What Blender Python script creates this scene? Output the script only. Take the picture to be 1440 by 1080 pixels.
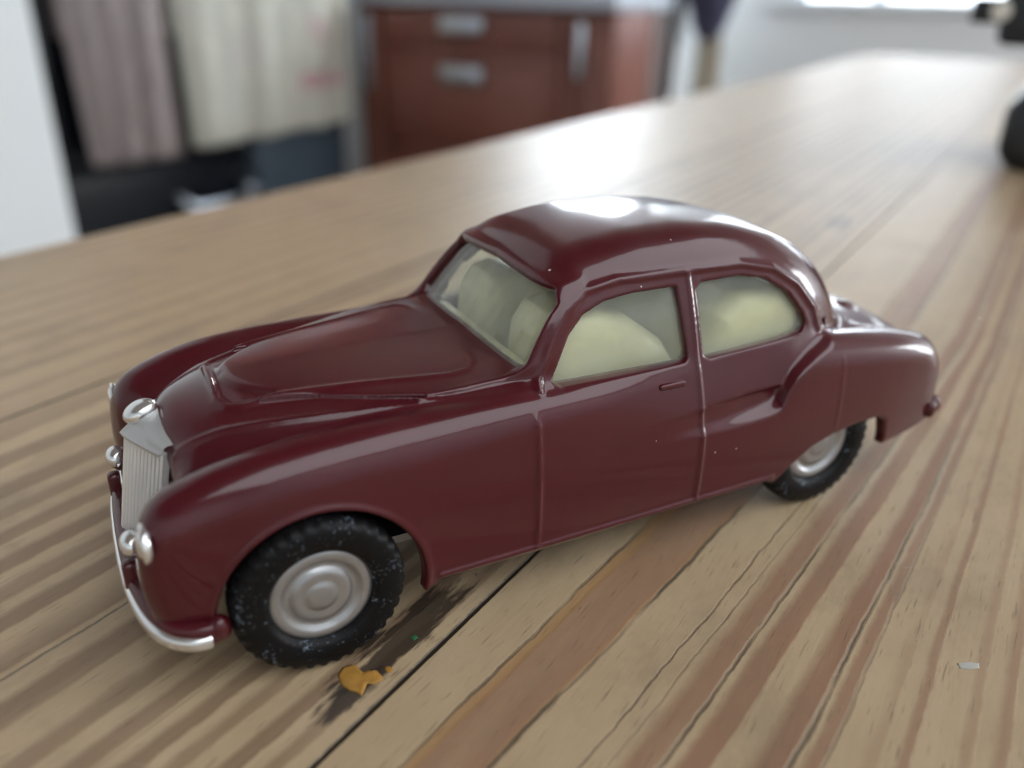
import bpy, bmesh, math, random
import numpy as np
from mathutils import Matrix, Vector

S = bpy.context.scene
for o in list(bpy.data.objects):
    bpy.data.objects.remove(o)

# ------------------------------------------------------------------ camera
# World units are metres.  The toy car's front axle is above the origin, X runs to its tail, Y to its far side.
MM = 0.001
F_PX, PITCH, ROLL, YAW = 1194.7, math.radians(25.168), math.radians(1.108), math.radians(27.630)
CAM = Vector((-14.54, -86.11, 62.70)) * MM
fw = Vector((math.sin(YAW)*math.cos(PITCH), math.cos(YAW)*math.cos(PITCH), -math.sin(PITCH)))
rt = Vector((math.cos(YAW), -math.sin(YAW), 0)); up = rt.cross(fw)
rt, up = rt*math.cos(ROLL)+up*math.sin(ROLL), -rt*math.sin(ROLL)+up*math.cos(ROLL)
cam_d = bpy.data.cameras.new('camera'); cam = bpy.data.objects.new('camera', cam_d)
S.collection.objects.link(cam); S.camera = cam
M4 = Matrix((rt, up, -fw)).transposed().to_4x4(); M4.translation = CAM
cam.matrix_world = M4
cam_d.sensor_width = 36; cam_d.lens = 36*F_PX/1440
cam_d.clip_start = 0.005; cam_d.clip_end = 50
cam_d.dof.use_dof = True; cam_d.dof.focus_distance = 0.0925; cam_d.dof.aperture_fstop = 12.8

# ------------------------------------------------------------------ world, light, exposure
w = bpy.data.worlds.new('world'); S.world = w; w.use_nodes = True
bgn = w.node_tree.nodes['Background']
bgn.inputs[0].default_value = (0.86, 0.93, 1.0, 1); bgn.inputs[1].default_value = 0.6
GA = math.radians(30.0)                      # the table and the room are turned by this about the car
RZ = Matrix.Rotation(GA, 4, 'Z')
def ab(a, b, z=0.0): return RZ @ Vector((a, b, z))
SKY = []
def sky_light(name, m, w, h, power):            # daylight entering through an opening; some openings are added
    L = bpy.data.lights.new(name, 'AREA'); L.shape = 'RECTANGLE'
    L.size = w; L.size_y = h; L.energy = power*w*h; L.color = (0.93, 0.97, 1.0)
    o = bpy.data.objects.new(name, L); S.collection.objects.link(o); o.matrix_world = RZ @ m
WA = 3.30                                     # far wall
WB = 2.92                                     # wall behind the cabinets
WN = -2.60                                    # wall on the near side of the table
WIN = [(0.14, 0.905, 0.016, 0.95), (-0.95, 0.02, 0.016, 0.95)]   # windows of the far wall: b0, b1, z0, z1
WIN2 = [(1.26, 1.86, 0.38, 1.12)]             # window over the worktop
ADDED_WIN = [(2.25, 3.18, 0.05, 1.20)]              # added, unseen near-wall window, brightens the far wall: a0, a1, z0, z1
CEIL_Z = 1.62
ADDED_ROOFLIGHT = [(-1.60, 1.80, -2.50, -0.62)]          # added, unseen rooflight behind the camera, brightens the table: a0, a1, b0, b1
NEARP, FARP, TOPP, SIDEP = 4.9, 11.5, 110.0, 36.0
faceA = Matrix.Rotation(math.radians(90), 4, 'Y') @ Matrix.Rotation(math.radians(90), 4, 'Z')
for b0, b1, z0, z1 in WIN: sky_light('window_daylight', Matrix.Translation((WA+0.16, (b0+b1)/2, (z0+z1)/2)) @ faceA, b1-b0, z1-z0, FARP)
for b0, b1, z0, z1 in WIN2: sky_light('window_daylight', Matrix.Translation((WB+0.16, (b0+b1)/2, (z0+z1)/2)) @ faceA, b1-b0, z1-z0, TOPP)
for a0, a1, z0, z1 in ADDED_WIN: sky_light('window_daylight', Matrix.Translation(((a0+a1)/2, WN-0.16, (z0+z1)/2)) @ Matrix.Rotation(math.radians(90), 4, 'X'), a1-a0, z1-z0, SIDEP)  # lamp of the added side window
for a0, a1, b0, b1 in ADDED_ROOFLIGHT: sky_light('window_daylight', Matrix.Translation(((a0+a1)/2, (b0+b1)/2, CEIL_Z+0.16)), a1-a0, b1-b0, NEARP)  # lamp of the added rooflight
vs = S.view_settings
vs.view_transform = 'Standard'; vs.look = 'None'; vs.gamma = 1; vs.use_curve_mapping = False
vs.exposure = 0.42

# ------------------------------------------------------------------ helpers
COL = S.collection
def link(o, parent=None, **props):
    COL.objects.link(o)
    if parent is not None: o.parent = parent
    for k, v in props.items(): o[k] = v
    return o
def empty(name, label, cat, loc=(0, 0, 0), rz=0.0, group=None):
    o = bpy.data.objects.new(name, None); link(o); o.empty_display_size = 0.01
    o.location = loc; o.rotation_euler = (0, 0, rz); o['label'] = label; o['category'] = cat
    if group: o['group'] = group
    return o
def meshobj(name, verts, faces, mat, parent=None, smooth=True, **props):
    me = bpy.data.meshes.new(name); me.from_pydata(verts, [], faces); me.update()
    if smooth:
        me.polygons.foreach_set('use_smooth', [True]*len(me.polygons))
    me.materials.append(mat)
    return link(bpy.data.objects.new(name, me), parent, **props)
def bmobj(name, bm, mat, parent=None, smooth=False, angle=None, **props):
    bmesh.ops.recalc_face_normals(bm, faces=bm.faces)
    me = bpy.data.meshes.new(name); bm.to_mesh(me); bm.free()
    if smooth or angle is not None:
        me.polygons.foreach_set('use_smooth', [True]*len(me.polygons))
        if angle is not None:
            me.set_sharp_from_angle(angle=math.radians(angle))
    me.materials.append(mat)
    return link(bpy.data.objects.new(name, me), parent, **props)
def box_bm(x0, x1, y0, y1, z0, z1, bev=0.0, seg=2, bm=None):
    b = bmesh.new()
    r = bmesh.ops.create_cube(b, size=1)
    for v in b.verts:
        v.co = Vector(((x0+x1)/2+v.co.x*(x1-x0), (y0+y1)/2+v.co.y*(y1-y0), (z0+z1)/2+v.co.z*(z1-z0)))
    if bev > 0:
        bmesh.ops.bevel(b, geom=b.edges[:], offset=bev, segments=seg, affect='EDGES', profile=0.5)
    if bm is None: return b
    me = bpy.data.meshes.new('t'); b.to_mesh(me); b.free(); bm.from_mesh(me); bpy.data.meshes.remove(me)
    return bm
def box(name, ext, mat, parent=None, bev=0.0, seg=2, **props):
    return bmobj(name, box_bm(*ext, bev=bev, seg=seg), mat, parent, smooth=bev > 0, angle=40 if bev > 0 else None, **props)
def lathe(profile, n=64):                     # (radius, offset along -Y) pairs, axis along Y
    V, Fc = [], []
    for i in range(n):
        t = 2*math.pi*i/n; c, s = math.cos(t), math.sin(t)
        for r, h in profile: V.append((r*c, -h, r*s))
    m = len(profile)
    for i in range(n):
        for j in range(m-1):
            a, b = i*m+j, ((i+1) % n)*m+j
            Fc.append((a, b, b+1, a+1))
    return V, Fc
def sweep(path, sec, closed=False, ups=None):  # sec: (side, up) pairs swept along a path of 3D points, up = Z
    V, Fc = [], []; n = len(path); m = len(sec)
    P = [Vector(p) for p in path]
    for i, p in enumerate(P):
        t = (P[min(i+1, n-1)]-P[max(i-1, 0)]).normalized()
        u = Vector((0, 0, 1)) if abs(t.z) < 0.9 else Vector((1, 0, 0))
        s = t.cross(u).normalized(); u = s.cross(t).normalized()
        for a, b in sec: V.append(tuple(p + s*a + u*b))
    for i in range(n-1):
        for j in range(m):
            k = (j+1) % m
            Fc.append((i*m+j, i*m+k, (i+1)*m+k, (i+1)*m+j))
    Fc.append(tuple(range(m))[::-1]); Fc.append(tuple((n-1)*m+j for j in range(m)))
    return V, Fc
def tube(path, r, n=12):
    return sweep(path, [(r*math.cos(2*math.pi*k/n), r*math.sin(2*math.pi*k/n)) for k in range(n)])
def spline(pts, n):                           # Catmull-Rom through 3D points
    P = [np.array(p, float) for p in pts]; P = [2*P[0]-P[1]]+P+[2*P[-1]-P[-2]]
    out = []
    for i in range(1, len(P)-2):
        for k in range(n):
            t = k/n; a, b, c, d = P[i-1:i+3]
            out.append(0.5*((2*b)+(c-a)*t+(2*a-5*b+4*c-d)*t*t+(3*b-a-3*c+d)*t**3))
    out.append(P[-2]); return [tuple(v) for v in out]

# ------------------------------------------------------------------ materials
def mat(name, col, rough=0.5, metal=0.0, coat=0.0, coat_rough=0.03, spec=0.5, noise=None, bump=None):
    m = bpy.data.materials.new(name); m.use_nodes = True
    nt = m.node_tree; p = nt.nodes['Principled BSDF']
    p.inputs['Base Color'].default_value = (*col, 1); p.inputs['Roughness'].default_value = rough
    p.inputs['Metallic'].default_value = metal; p.inputs['Specular IOR Level'].default_value = spec
    p.inputs['Coat Weight'].default_value = coat; p.inputs['Coat Roughness'].default_value = coat_rough
    tc = nt.nodes.new('ShaderNodeTexCoord')
    if noise:                                 # (scale, amount): mottled colour
        n = nt.nodes.new('ShaderNodeTexNoise'); n.inputs['Scale'].default_value = noise[0]; n.inputs['Detail'].default_value = 5
        nt.links.new(tc.outputs['Object'], n.inputs['Vector'])
        x = nt.nodes.new('ShaderNodeMix'); x.data_type = 'RGBA'
        x.inputs[6].default_value = (*[c*(1-noise[1]) for c in col], 1); x.inputs[7].default_value = (*[min(1, c*(1+noise[1])) for c in col], 1)
        nt.links.new(n.outputs['Fac'], x.inputs[0]); nt.links.new(x.outputs[2], p.inputs['Base Color'])
    if bump:                                  # (scale, strength, distance)
        n = nt.nodes.new('ShaderNodeTexNoise'); n.inputs['Scale'].default_value = bump[0]; n.inputs['Detail'].default_value = 4
        nt.links.new(tc.outputs['Object'], n.inputs['Vector'])
        b = nt.nodes.new('ShaderNodeBump'); b.inputs['Strength'].default_value = bump[1]; b.inputs['Distance'].default_value = bump[2]
        nt.links.new(n.outputs['Fac'], b.inputs['Height']); nt.links.new(b.outputs[0], p.inputs['Normal'])
    return m
class NT:                                     # tiny node-graph helper
    def __init__(s, m): s.nt = m.node_tree; s.p = s.nt.nodes['Principled BSDF']
    def val(s, sock, v):
        if isinstance(v, bpy.types.NodeSocket): s.nt.links.new(v, sock)
        else: sock.default_value = v
    def math(s, op, a, b=0.0, c=0.0, clamp=False):
        n = s.nt.nodes.new('ShaderNodeMath'); n.operation = op; n.use_clamp = clamp
        s.val(n.inputs[0], a); s.val(n.inputs[1], b); s.val(n.inputs[2], c); return n.outputs[0]
    def noise(s, vec, scale, detail=3, rough=0.55, dist=0.0):
        n = s.nt.nodes.new('ShaderNodeTexNoise'); n.inputs['Scale'].default_value = scale; n.inputs['Detail'].default_value = detail
        n.inputs['Roughness'].default_value = rough; n.inputs['Distortion'].default_value = dist
        s.nt.links.new(vec, n.inputs['Vector']); return n.outputs['Fac']
    def comb(s, x, y, z=0.0):
        n = s.nt.nodes.new('ShaderNodeCombineXYZ'); s.val(n.inputs[0], x); s.val(n.inputs[1], y); s.val(n.inputs[2], z); return n.outputs[0]
    def mix(s, f, a, b):
        n = s.nt.nodes.new('ShaderNodeMix'); n.data_type = 'RGBA'
        s.val(n.inputs[0], f); s.val(n.inputs[6], a); s.val(n.inputs[7], b); return n.outputs[2]
    def ramp(s, f, stops, interp='LINEAR'):
        n = s.nt.nodes.new('ShaderNodeValToRGB'); n.color_ramp.interpolation = interp; e = n.color_ramp.elements
        while len(e) < len(stops): e.new(0.5)
        for i, (p, c) in enumerate(stops):
            e[i].position = p; e[i].color = (*c, 1) if not isinstance(c, (int, float)) else (c, c, c, 1)
        s.val(n.inputs[0], f); return n.outputs[0]

# maroon gloss paint, a few pale dust specks
PAINT = mat('maroon_paint', (0.070, 0.0045, 0.010), 0.30, coat=0.72, coat_rough=0.055, spec=0.25)
g = NT(PAINT); tc = g.nt.nodes.new('ShaderNodeTexCoord')
vo = g.nt.nodes.new('ShaderNodeTexVoronoi'); vo.inputs['Scale'].default_value = 330
g.nt.links.new(tc.outputs['Object'], vo.inputs['Vector'])
sepc = g.nt.nodes.new('ShaderNodeSeparateColor'); g.nt.links.new(vo.outputs['Color'], sepc.inputs[0])
spk = g.math('MULTIPLY', g.math('LESS_THAN', vo.outputs['Distance'], g.math('MULTIPLY', sepc.outputs[1], 0.065)), g.math('GREATER_THAN', sepc.outputs[0], 0.74))
tone = g.mix(g.noise(tc.outputs['Object'], 60, 3), (0.060, 0.0036, 0.0080, 1), (0.084, 0.0050, 0.0110, 1))
g.val(g.p.inputs['Base Color'], g.mix(spk, tone, (0.5, 0.42, 0.4, 1)))
bn = g.nt.nodes.new('ShaderNodeBump'); bn.inputs['Strength'].default_value = 0.10; bn.inputs['Distance'].default_value = 0.0002
g.val(bn.inputs['Height'], g.noise(tc.outputs['Object'], 420, 2)); g.val(g.p.inputs['Coat Normal'], bn.outputs[0])

CHROME = mat('silver_trim', (0.90, 0.91, 0.92), 0.18, metal=0.88, bump=(900, 0.25, 0.0001))
SILVER = mat('silver_slats', (0.90, 0.90, 0.89), 0.34, metal=0.5)
RUBBER = mat('black_rubber', (0.005, 0.005, 0.006), 0.48, spec=0.22, bump=(1500, 0.35, 0.0001))
g = NT(RUBBER); tc = g.nt.nodes.new('ShaderNodeTexCoord')
nz = g.noise(tc.outputs['Object'], 2300, 3, 0.7); nz2 = g.noise(tc.outputs['Object'], 330, 2)
flecking = g.ramp(g.math('ADD', nz, g.math('MULTIPLY', nz2, 0.5)), [(0.0, 0), (0.88, 0), (0.96, 0.6), (1.0, 0.8)])  # bluish flecks scattered over the rubber by noise
g.val(g.p.inputs['Base Color'], g.mix(flecking, (0.0045, 0.004, 0.0045, 1), (0.20, 0.25, 0.32, 1)))
HUB = mat('turned_aluminium', (0.42, 0.42, 0.43), 0.34, metal=0.8, noise=(500, 0.14), bump=(1200, 0.3, 0.0001))
BASE = mat('tin_base_plate', (0.30, 0.30, 0.31), 0.45, metal=1.0)
CREAM = mat('cream_plastic', (0.80, 0.76, 0.50), 0.40, noise=(180, 0.05), bump=(500, 0.1, 0.0001))
DARK = mat('dark_plastic', (0.02, 0.022, 0.025), 0.5)

def glass_mat():
    m = bpy.data.materials.new('aged_clear_plastic'); m.use_nodes = True; nt = m.node_tree
    for n in list(nt.nodes): nt.nodes.remove(n)
    out = nt.nodes.new('ShaderNodeOutputMaterial')
    tr = nt.nodes.new('ShaderNodeBsdfTransparent'); tr.inputs[0].default_value = (0.965, 0.975, 0.94, 1)
    df = nt.nodes.new('ShaderNodeBsdfDiffuse'); df.inputs[0].default_value = (0.70, 0.72, 0.62, 1)
    gl = nt.nodes.new('ShaderNodeBsdfGlossy'); gl.inputs['Roughness'].default_value = 0.10
    tc = nt.nodes.new('ShaderNodeTexCoord')
    nz = nt.nodes.new('ShaderNodeTexNoise'); nz.inputs['Scale'].default_value = 140; nz.inputs['Detail'].default_value = 6
    mp = nt.nodes.new('ShaderNodeMapping'); mp.inputs['Scale'].default_value = (1, 4, 1.5); mp.inputs['Rotation'].default_value = (0.4, 0.2, 0.7)
    nt.links.new(tc.outputs['Object'], mp.inputs[0]); nt.links.new(mp.outputs[0], nz.inputs['Vector'])
    rp = nt.nodes.new('ShaderNodeValToRGB'); e = rp.color_ramp.elements
    e[0].position = 0.38; e[0].color = (0.045, 0.045, 0.045, 1); e[1].position = 0.72; e[1].color = (0.17, 0.17, 0.17, 1)
    nt.links.new(nz.outputs['Fac'], rp.inputs[0])
    m1 = nt.nodes.new('ShaderNodeMixShader'); nt.links.new(rp.outputs[0], m1.inputs[0])
    nt.links.new(tr.outputs[0], m1.inputs[1]); nt.links.new(df.outputs[0], m1.inputs[2])
    lw = nt.nodes.new('ShaderNodeLayerWeight'); lw.inputs[0].default_value = 0.5     # thin sheet: Schlick reflectance, same from both faces
    p5 = nt.nodes.new('ShaderNodeMath'); p5.operation = 'POWER'; p5.inputs[1].default_value = 5.0; nt.links.new(lw.outputs['Facing'], p5.inputs[0])
    ma = nt.nodes.new('ShaderNodeMath'); ma.operation = 'MULTIPLY_ADD'; ma.inputs[1].default_value = 0.9; ma.inputs[2].default_value = 0.045; nt.links.new(p5.outputs[0], ma.inputs[0])
    m2 = nt.nodes.new('ShaderNodeMixShader'); nt.links.new(ma.outputs[0], m2.inputs[0])
    nt.links.new(m1.outputs[0], m2.inputs[1]); nt.links.new(gl.outputs[0], m2.inputs[2])
    nt.links.new(m2.outputs[0], out.inputs[0]); return m
GLASS = glass_mat()

# ------------------------------------------------------------------ setting: floor and walls (table-aligned a,b axes)
FLOOR_Z = -0.79
WHITE = mat('white_wall_paint', (0.86, 0.89, 0.90), 0.6, noise=(3, 0.04))
WPANEL = mat('white_gloss_paint', (0.80, 0.84, 0.86), 0.35, noise=(4, 0.03))
FLOORM = mat('brown_floor_tiles', (0.20, 0.15, 0.11), 0.45, noise=(6, 0.25))
def ab_struct(name, ext, m, bev=0.0):
    o = box(name, ext, m, None, bev); o.rotation_euler = (0, 0, GA); o['kind'] = 'structure'; return o
ab_struct('floor', (-2.3, WA+0.2, WN-0.2, 2.95, FLOOR_Z-0.05, FLOOR_Z), FLOORM)

# far wall as strips around three window openings
def wall_with_holes(name, a0, a1, b0, b1, z0, z1, holes, m):
    bs = sorted(set([b0, b1]+[h[0] for h in holes]+[h[1] for h in holes])); bm = bmesh.new()
    for i in range(len(bs)-1):
        mid = (bs[i]+bs[i+1])/2; zz = z0
        for h in sorted([h for h in holes if h[0] < mid < h[1]], key=lambda h: h[2]):
            box_bm(a0, a1, bs[i], bs[i+1], zz, h[2], bm=bm); zz = h[3]
        box_bm(a0, a1, bs[i], bs[i+1], zz, z1, bm=bm)
    o = bmobj(name, bm, m); o.rotation_euler = (0, 0, GA); o['kind'] = 'structure'; return o
wall_with_holes('wall_far', WA, WA+0.12, WN, 1.30, FLOOR_Z, CEIL_Z, WIN, WHITE)
wall_with_holes('wall_right', WB, WB+0.12, 1.185, 2.83, FLOOR_Z, CEIL_Z, WIN2, WHITE)
ab_struct('wall_back', (0.80, WB, 2.83, 2.95, FLOOR_Z, CEIL_Z), WHITE)
ab_struct('wall_left', (-2.2, 0.668, 1.20, 1.32, FLOOR_Z, CEIL_Z), WHITE)
ab_struct('wall_behind', (-2.3, -2.2, WN, 1.32, FLOOR_Z, CEIL_Z), WHITE)
bm = bmesh.new(); h = ADDED_WIN[0]  # opening for the added, unseen side window
for e in ((-2.3, h[0], FLOOR_Z, CEIL_Z), (h[1], WA, FLOOR_Z, CEIL_Z), (h[0], h[1], FLOOR_Z, h[2]), (h[0], h[1], h[3], CEIL_Z)):
    box_bm(e[0], e[1], WN-0.12, WN, e[2], e[3], bm=bm)
o = bmobj('wall_near', bm, WHITE); o.rotation_euler = (0, 0, GA); o['kind'] = 'structure'
bm = bmesh.new(); r = ADDED_ROOFLIGHT[0]
for e in ((-2.3, r[0], WN-0.2, 2.95), (r[1], WA+0.2, WN-0.2, 2.95), (r[0], r[1], WN-0.2, r[2]), (r[0], r[1], r[3], 2.95)):
    box_bm(*e, CEIL_Z, CEIL_Z+0.10, bm=bm)
o = bmobj('ceiling', bm, mat('brown_ceiling_boards', (0.22, 0.16, 0.12), 0.6, noise=(5, 0.2))); o.rotation_euler = (0, 0, GA); o['kind'] = 'structure'
bm = bmesh.new(); t = 0.04
for e in ((r[0], r[0]+t, r[2], r[3]), (r[1]-t, r[1], r[2], r[3]), (r[0], r[1], r[2], r[2]+t), (r[0], r[1], r[3]-t, r[3])):
    box_bm(*e, CEIL_Z+0.02, CEIL_Z+0.09, bm=bm)
o = bmobj('window_4', bm, WPANEL); o.rotation_euler = (0, 0, GA); o['kind'] = 'structure'  # frame of the added, unseen rooflight
PANE = mat('window_glass', (0.9, 0.95, 1.0), 0.02)
PANE.node_tree.nodes['Principled BSDF'].inputs['Transmission Weight'].default_value = 1.0
PANE.node_tree.nodes['Principled BSDF'].inputs['IOR'].default_value = 1.02
for i, (wa, (b0, b1, z0, z1)) in enumerate([(WA, q) for q in WIN]+[(WB, q) for q in WIN2]):
    fr = bmesh.new(); t = 0.035
    for e in ((b0, b0+t, z0, z1), (b1-t, b1, z0, z1), (b0, b1, z0, z0+t*0.6), (b0, b1, z1-t, z1), (b0+(b1-b0)*0.62-t/2, b0+(b1-b0)*0.62+t/2, z0, z1)):
        box_bm(wa+0.03, wa+0.08, e[0], e[1], e[2], e[3], bm=fr)
    o = bmobj('window_%d' % (i+1), fr, WPANEL); o.rotation_euler = (0, 0, GA); o['kind'] = 'structure'
    mid = b0+(b1-b0)*0.62
    for c0, c1 in ((b0+t, mid-t/2), (mid+t/2, b1-t)):
        box('pane', (wa+0.053, wa+0.056, c0, c1, z0+t*0.6, z1-t), PANE, o)
ab_struct('trim_1', (WA-0.02, WA, -3.0, 1.0, 0.0, 0.03), WPANEL, 0.006)
ab_struct('baseboard_far', (WA-0.02, WA, -3.0, 1.25, FLOOR_Z, FLOOR_Z+0.14), WPANEL, 0.004)

# ------------------------------------------------------------------ the pine table
def wood_mat():
    m = bpy.data.materials.new('scrubbed_pine'); m.use_nodes = True; g = NT(m); nt = g.nt
    tc = nt.nodes.new('ShaderNodeTexCoord'); sp = nt.nodes.new('ShaderNodeSeparateXYZ'); nt.links.new(tc.outputs['Object'], sp.inputs[0])
    A = g.math('MULTIPLY', sp.outputs[0], 1000.0); B = g.math('MULTIPLY', sp.outputs[1], 1000.0)    # millimetres along / across the grain
    # slow wander of the grain lines along the board
    wob = g.noise(g.comb(g.math('MULTIPLY', A, 0.022), g.math('MULTIPLY', B, 0.03)), 1.0, 2, 0.5)
    wob2 = g.noise(g.comb(g.math('MULTIPLY', A, 0.10), g.math('MULTIPLY', B, 0.12), 3.0), 1.0, 3, 0.6)
    # the heart-side grain of the near board runs slightly askew between its joint and b = -72
    k = g.math('MULTIPLY', g.ramp(g.math('MULTIPLY_ADD', B, 0.01, 1.0), [(0.0, 0), (0.28, 0.0), (0.40, 0.8), (0.62, 1.0), (0.745, 0.0), (1.0, 0)]), 0.085)
    Ac = g.math('SUBTRACT', g.math('MINIMUM', g.math('MAXIMUM', A, -70.0), 130.0), 0.0)
    Bw = g.math('ADD', B, g.math('MULTIPLY', k, Ac))
    Bw = g.math('ADD', Bw, g.math('MULTIPLY', g.math('SUBTRACT', wob, 0.5), 1.3))
    Bw = g.math('ADD', Bw, g.math('MULTIPLY', g.math('SUBTRACT', wob2, 0.5), 0.8))
    wob3 = g.noise(g.comb(g.math('MULTIPLY', A, 0.45), g.math('MULTIPLY', B, 0.5), 14.0), 1.0, 3, 0.65)
    Bw = g.math('ADD', Bw, g.math('MULTIPLY', g.math('SUBTRACT', wob3, 0.5), 0.55))
    def stripes(lo, hi, items, k0=1.0, k1=1.0):               # items: (b, half width, softness, strength)
        stops = []
        for b, h, s, v in sorted(items):
            for q, c in ((b-h-s*k0, 0.0), (b-h, v), (b+h, v), (b+h+s*k1, 0.0)): stops.append(((q-lo)/(hi-lo), c))
        stops.sort(key=lambda t: t[0]); stops = [(0.0, 0.0)]+[t for t in stops if 0.001 <= t[0] <= 0.999][:30]+[(1.0, 0.0)]
        f = g.math('MULTIPLY_ADD', Bw, 1.0/(hi-lo), -lo/(hi-lo), clamp=True)
        return g.ramp(f, stops)
    late = [stripes(-72, -24, [(-35.6, 2.6, 0.35, 0.8), (-49.2, 0.8, 0.9, 0.85), (-52.9, 1.0, 0.5, 0.9), (-58.2, 0.8, 0.8, 0.95), (-61.1, 0.5, 0.4, 0.8), (-65.4, 0.25, 0.7, 0.25), (-68.0, 0.35, 0.4, 0.7)], 0.3, 1.5),
            stripes(-122, -72, [(-72.9, 0.2, 0.6, 0.45), (-75.6, 0.3, 0.5, 0.6), (-79.5, 0.8, 0.8, 0.7), (-84, 0.5, 0.6, 0.7), (-90, 1.2, 1.0, 0.7), (-97, 0.6, 0.8, 0.6), (-106, 1.6, 1.2, 0.75)], 0.4, 1.4),
            stripes(-24.3, 14, [(-21.8, 0.5, 0.6, 0.7), (-18.6, 0.6, 0.7, 0.9), (-14.6, 0.5, 0.7, 0.7), (-11.5, 0.6, 0.8, 0.9), (-7.6, 0.8, 0.8, 0.8), (-3.2, 0.8, 0.9, 0.75), (3.6, 1.3, 1.0, 0.9), (10.2, 0.8, 0.9, 0.85)], 0.5, 1.1),
            stripes(14, 70, [(16.2, 0.9, 0.9, 0.9), (20.8, 1.0, 0.9, 0.8), (25.8, 1.0, 1.0, 0.9), (31.2, 1.0, 1.0, 0.85), (36.2, 0.8, 1.0, 0.7), (41.5, 1.3, 1.1, 0.85), (49.6, 1.4, 1.2, 0.75), (57, 1.2, 1.3, 0.6)], 0.5, 1.1)]
    lt = late[0]
    for q in late[1:]: lt = g.math('MAXIMUM', lt, q)
    # beyond the measured lines: generic growth rings
    ring = g.math('SINE', g.math('ADD', g.math('MULTIPLY', Bw, 0.85), g.math('MULTIPLY', g.noise(g.comb(g.math('MULTIPLY', A, 0.004), g.math('MULTIPLY', B, 0.02), 7.0), 1.0, 2), 9.0)))
    ring = g.math('MULTIPLY', g.math('SMOOTH_MIN', g.math('MAXIMUM', ring, 0.0), 0.8, 0.3), 0.62)
    far = g.math('MAXIMUM', g.math('GREATER_THAN', B, 64.0), g.math('LESS_THAN', B, -110.0))
    lt = g.math('MAXIMUM', lt, g.math('MULTIPLY', ring, far))
    breakup = g.noise(g.comb(g.math('MULTIPLY', A, 0.03), g.math('MULTIPLY', B, 0.25), 1.0), 1.0, 4, 0.6)
    lt = g.math('MULTIPLY', lt, g.ramp(breakup, [(0.25, 0.7), (0.5, 1.0)]), clamp=True)
    # dark splits that run with the grain
    crack = [stripes(-72, -20, [(-31.5, 0.10, 0.12, 0.8), (-38.5, 0.12, 0.18, 0.95), (-44.8, 0.06, 0.12, 0.75), (-46.6, 0.03, 0.10, 0.4), (-50.4, 0.10, 0.16, 0.85), (-59.4, 0.13, 0.16, 0.9), (-61.75, 0.06, 0.12, 0.6)]),
             stripes(-22, 30, [(-24.1, 0.01, 0.01, 0), (8.2, 0.08, 0.15, 0.8), (-19.2, 0.05, 0.12, 0.4), (-9.0, 0.04, 0.14, 0.25), (22.9, 0.04, 0.12, 0.3)])]
    cr = g.math('MAXIMUM', crack[0], crack[1])
    cbreak = g.noise(g.comb(g.math('MULTIPLY', A, 0.05), g.math('MULTIPLY', B, 0.4), 5.0), 1.0, 3, 0.7)
    cr = g.math('MULTIPLY', cr, g.ramp(cbreak, [(0.32, 0.15), (0.52, 1.0)]), clamp=True)
    # colours
    fib = g.noise(g.comb(g.math('MULTIPLY', A, 0.12), g.math('MULTIPLY', B, 2.2), 2.0), 1.0, 4, 0.65)
    mot = g.noise(g.comb(g.math('MULTIPLY', A, 0.07), g.math('MULTIPLY', B, 0.14), 9.0), 1.0, 4, 0.6)
    early = g.mix(mot, (0.42, 0.30, 0.175, 1), (0.64, 0.492, 0.315, 1))
    early = g.mix(g.math('MULTIPLY', fib, 0.40), early, (0.34, 0.225, 0.135, 1))
    redness = g.ramp(g.math('MULTIPLY_ADD', B, 0.02, 1.0), [(0.0, 1.0), (0.5, 1.0), (0.53, 0.0), (1.0, 0.0)])
    latec = g.mix(redness, (0.185, 0.108, 0.062, 1), (0.25, 0.105, 0.06, 1))
    latec = g.mix(g.math('MULTIPLY', fib, 0.25), latec, (0.34, 0.22, 0.14, 1))
    col = g.mix(g.math('MULTIPLY', lt, 0.82), early, latec)
    org = stripes(-40, -28, [(-32.3, 0.45, 0.3, 0.6), (-38.2, 0.10, 0.2, 0.5)])
    col = g.mix(org, col, (0.36, 0.17, 0.05, 1))
    col = g.mix(g.math('MULTIPLY', cr, 0.9), col, (0.022, 0.015, 0.011, 1))
    # dirt packed along the joints between the planks
    jd = None
    for jb in (62.0, -24.5, -122.0, -218.0, -316.0):
        q = g.math('ABSOLUTE', g.math('SUBTRACT', B, jb)); jd = q if jd is None else g.math('MINIMUM', jd, q)
    jd = g.math('SUBTRACT', jd, g.math('MULTIPLY', wob3, 0.35))
    col = g.mix(g.ramp(jd, [(0.0, 0.92), (0.08, 0.9), (0.26, 0.0)]), col, (0.03, 0.02, 0.014, 1))
    # flecks of dirt, worn patches
    sp2 = g.noise(g.comb(g.math('MULTIPLY', A, 0.35), g.math('MULTIPLY', B, 0.75), 4.0), 1.0, 3, 0.75)
    col = g.mix(g.ramp(sp2, [(0.0, 0), (0.70, 0.0), (0.76, 0.65)]), col, (0.06, 0.04, 0.03, 1))
    # short dark pores, pale scratches across the grain, broad grubby patches
    por = g.noise(g.comb(g.math('MULTIPLY', A, 0.22), g.math('MULTIPLY', B, 3.0), 6.0), 1.0, 2, 0.5)
    col = g.mix(g.ramp(por, [(0.0, 0), (0.62, 0.0), (0.74, 0.5)]), col, (0.09, 0.06, 0.04, 1))
    scr = g.noise(g.comb(g.math('MULTIPLY', g.math('ADD', A, g.math('MULTIPLY', B, 0.7)), 1.9), g.math('MULTIPLY', g.math('SUBTRACT', B, g.math('MULTIPLY', A, 0.7)), 0.16), 8.0), 1.0, 2, 0.5)
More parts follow.
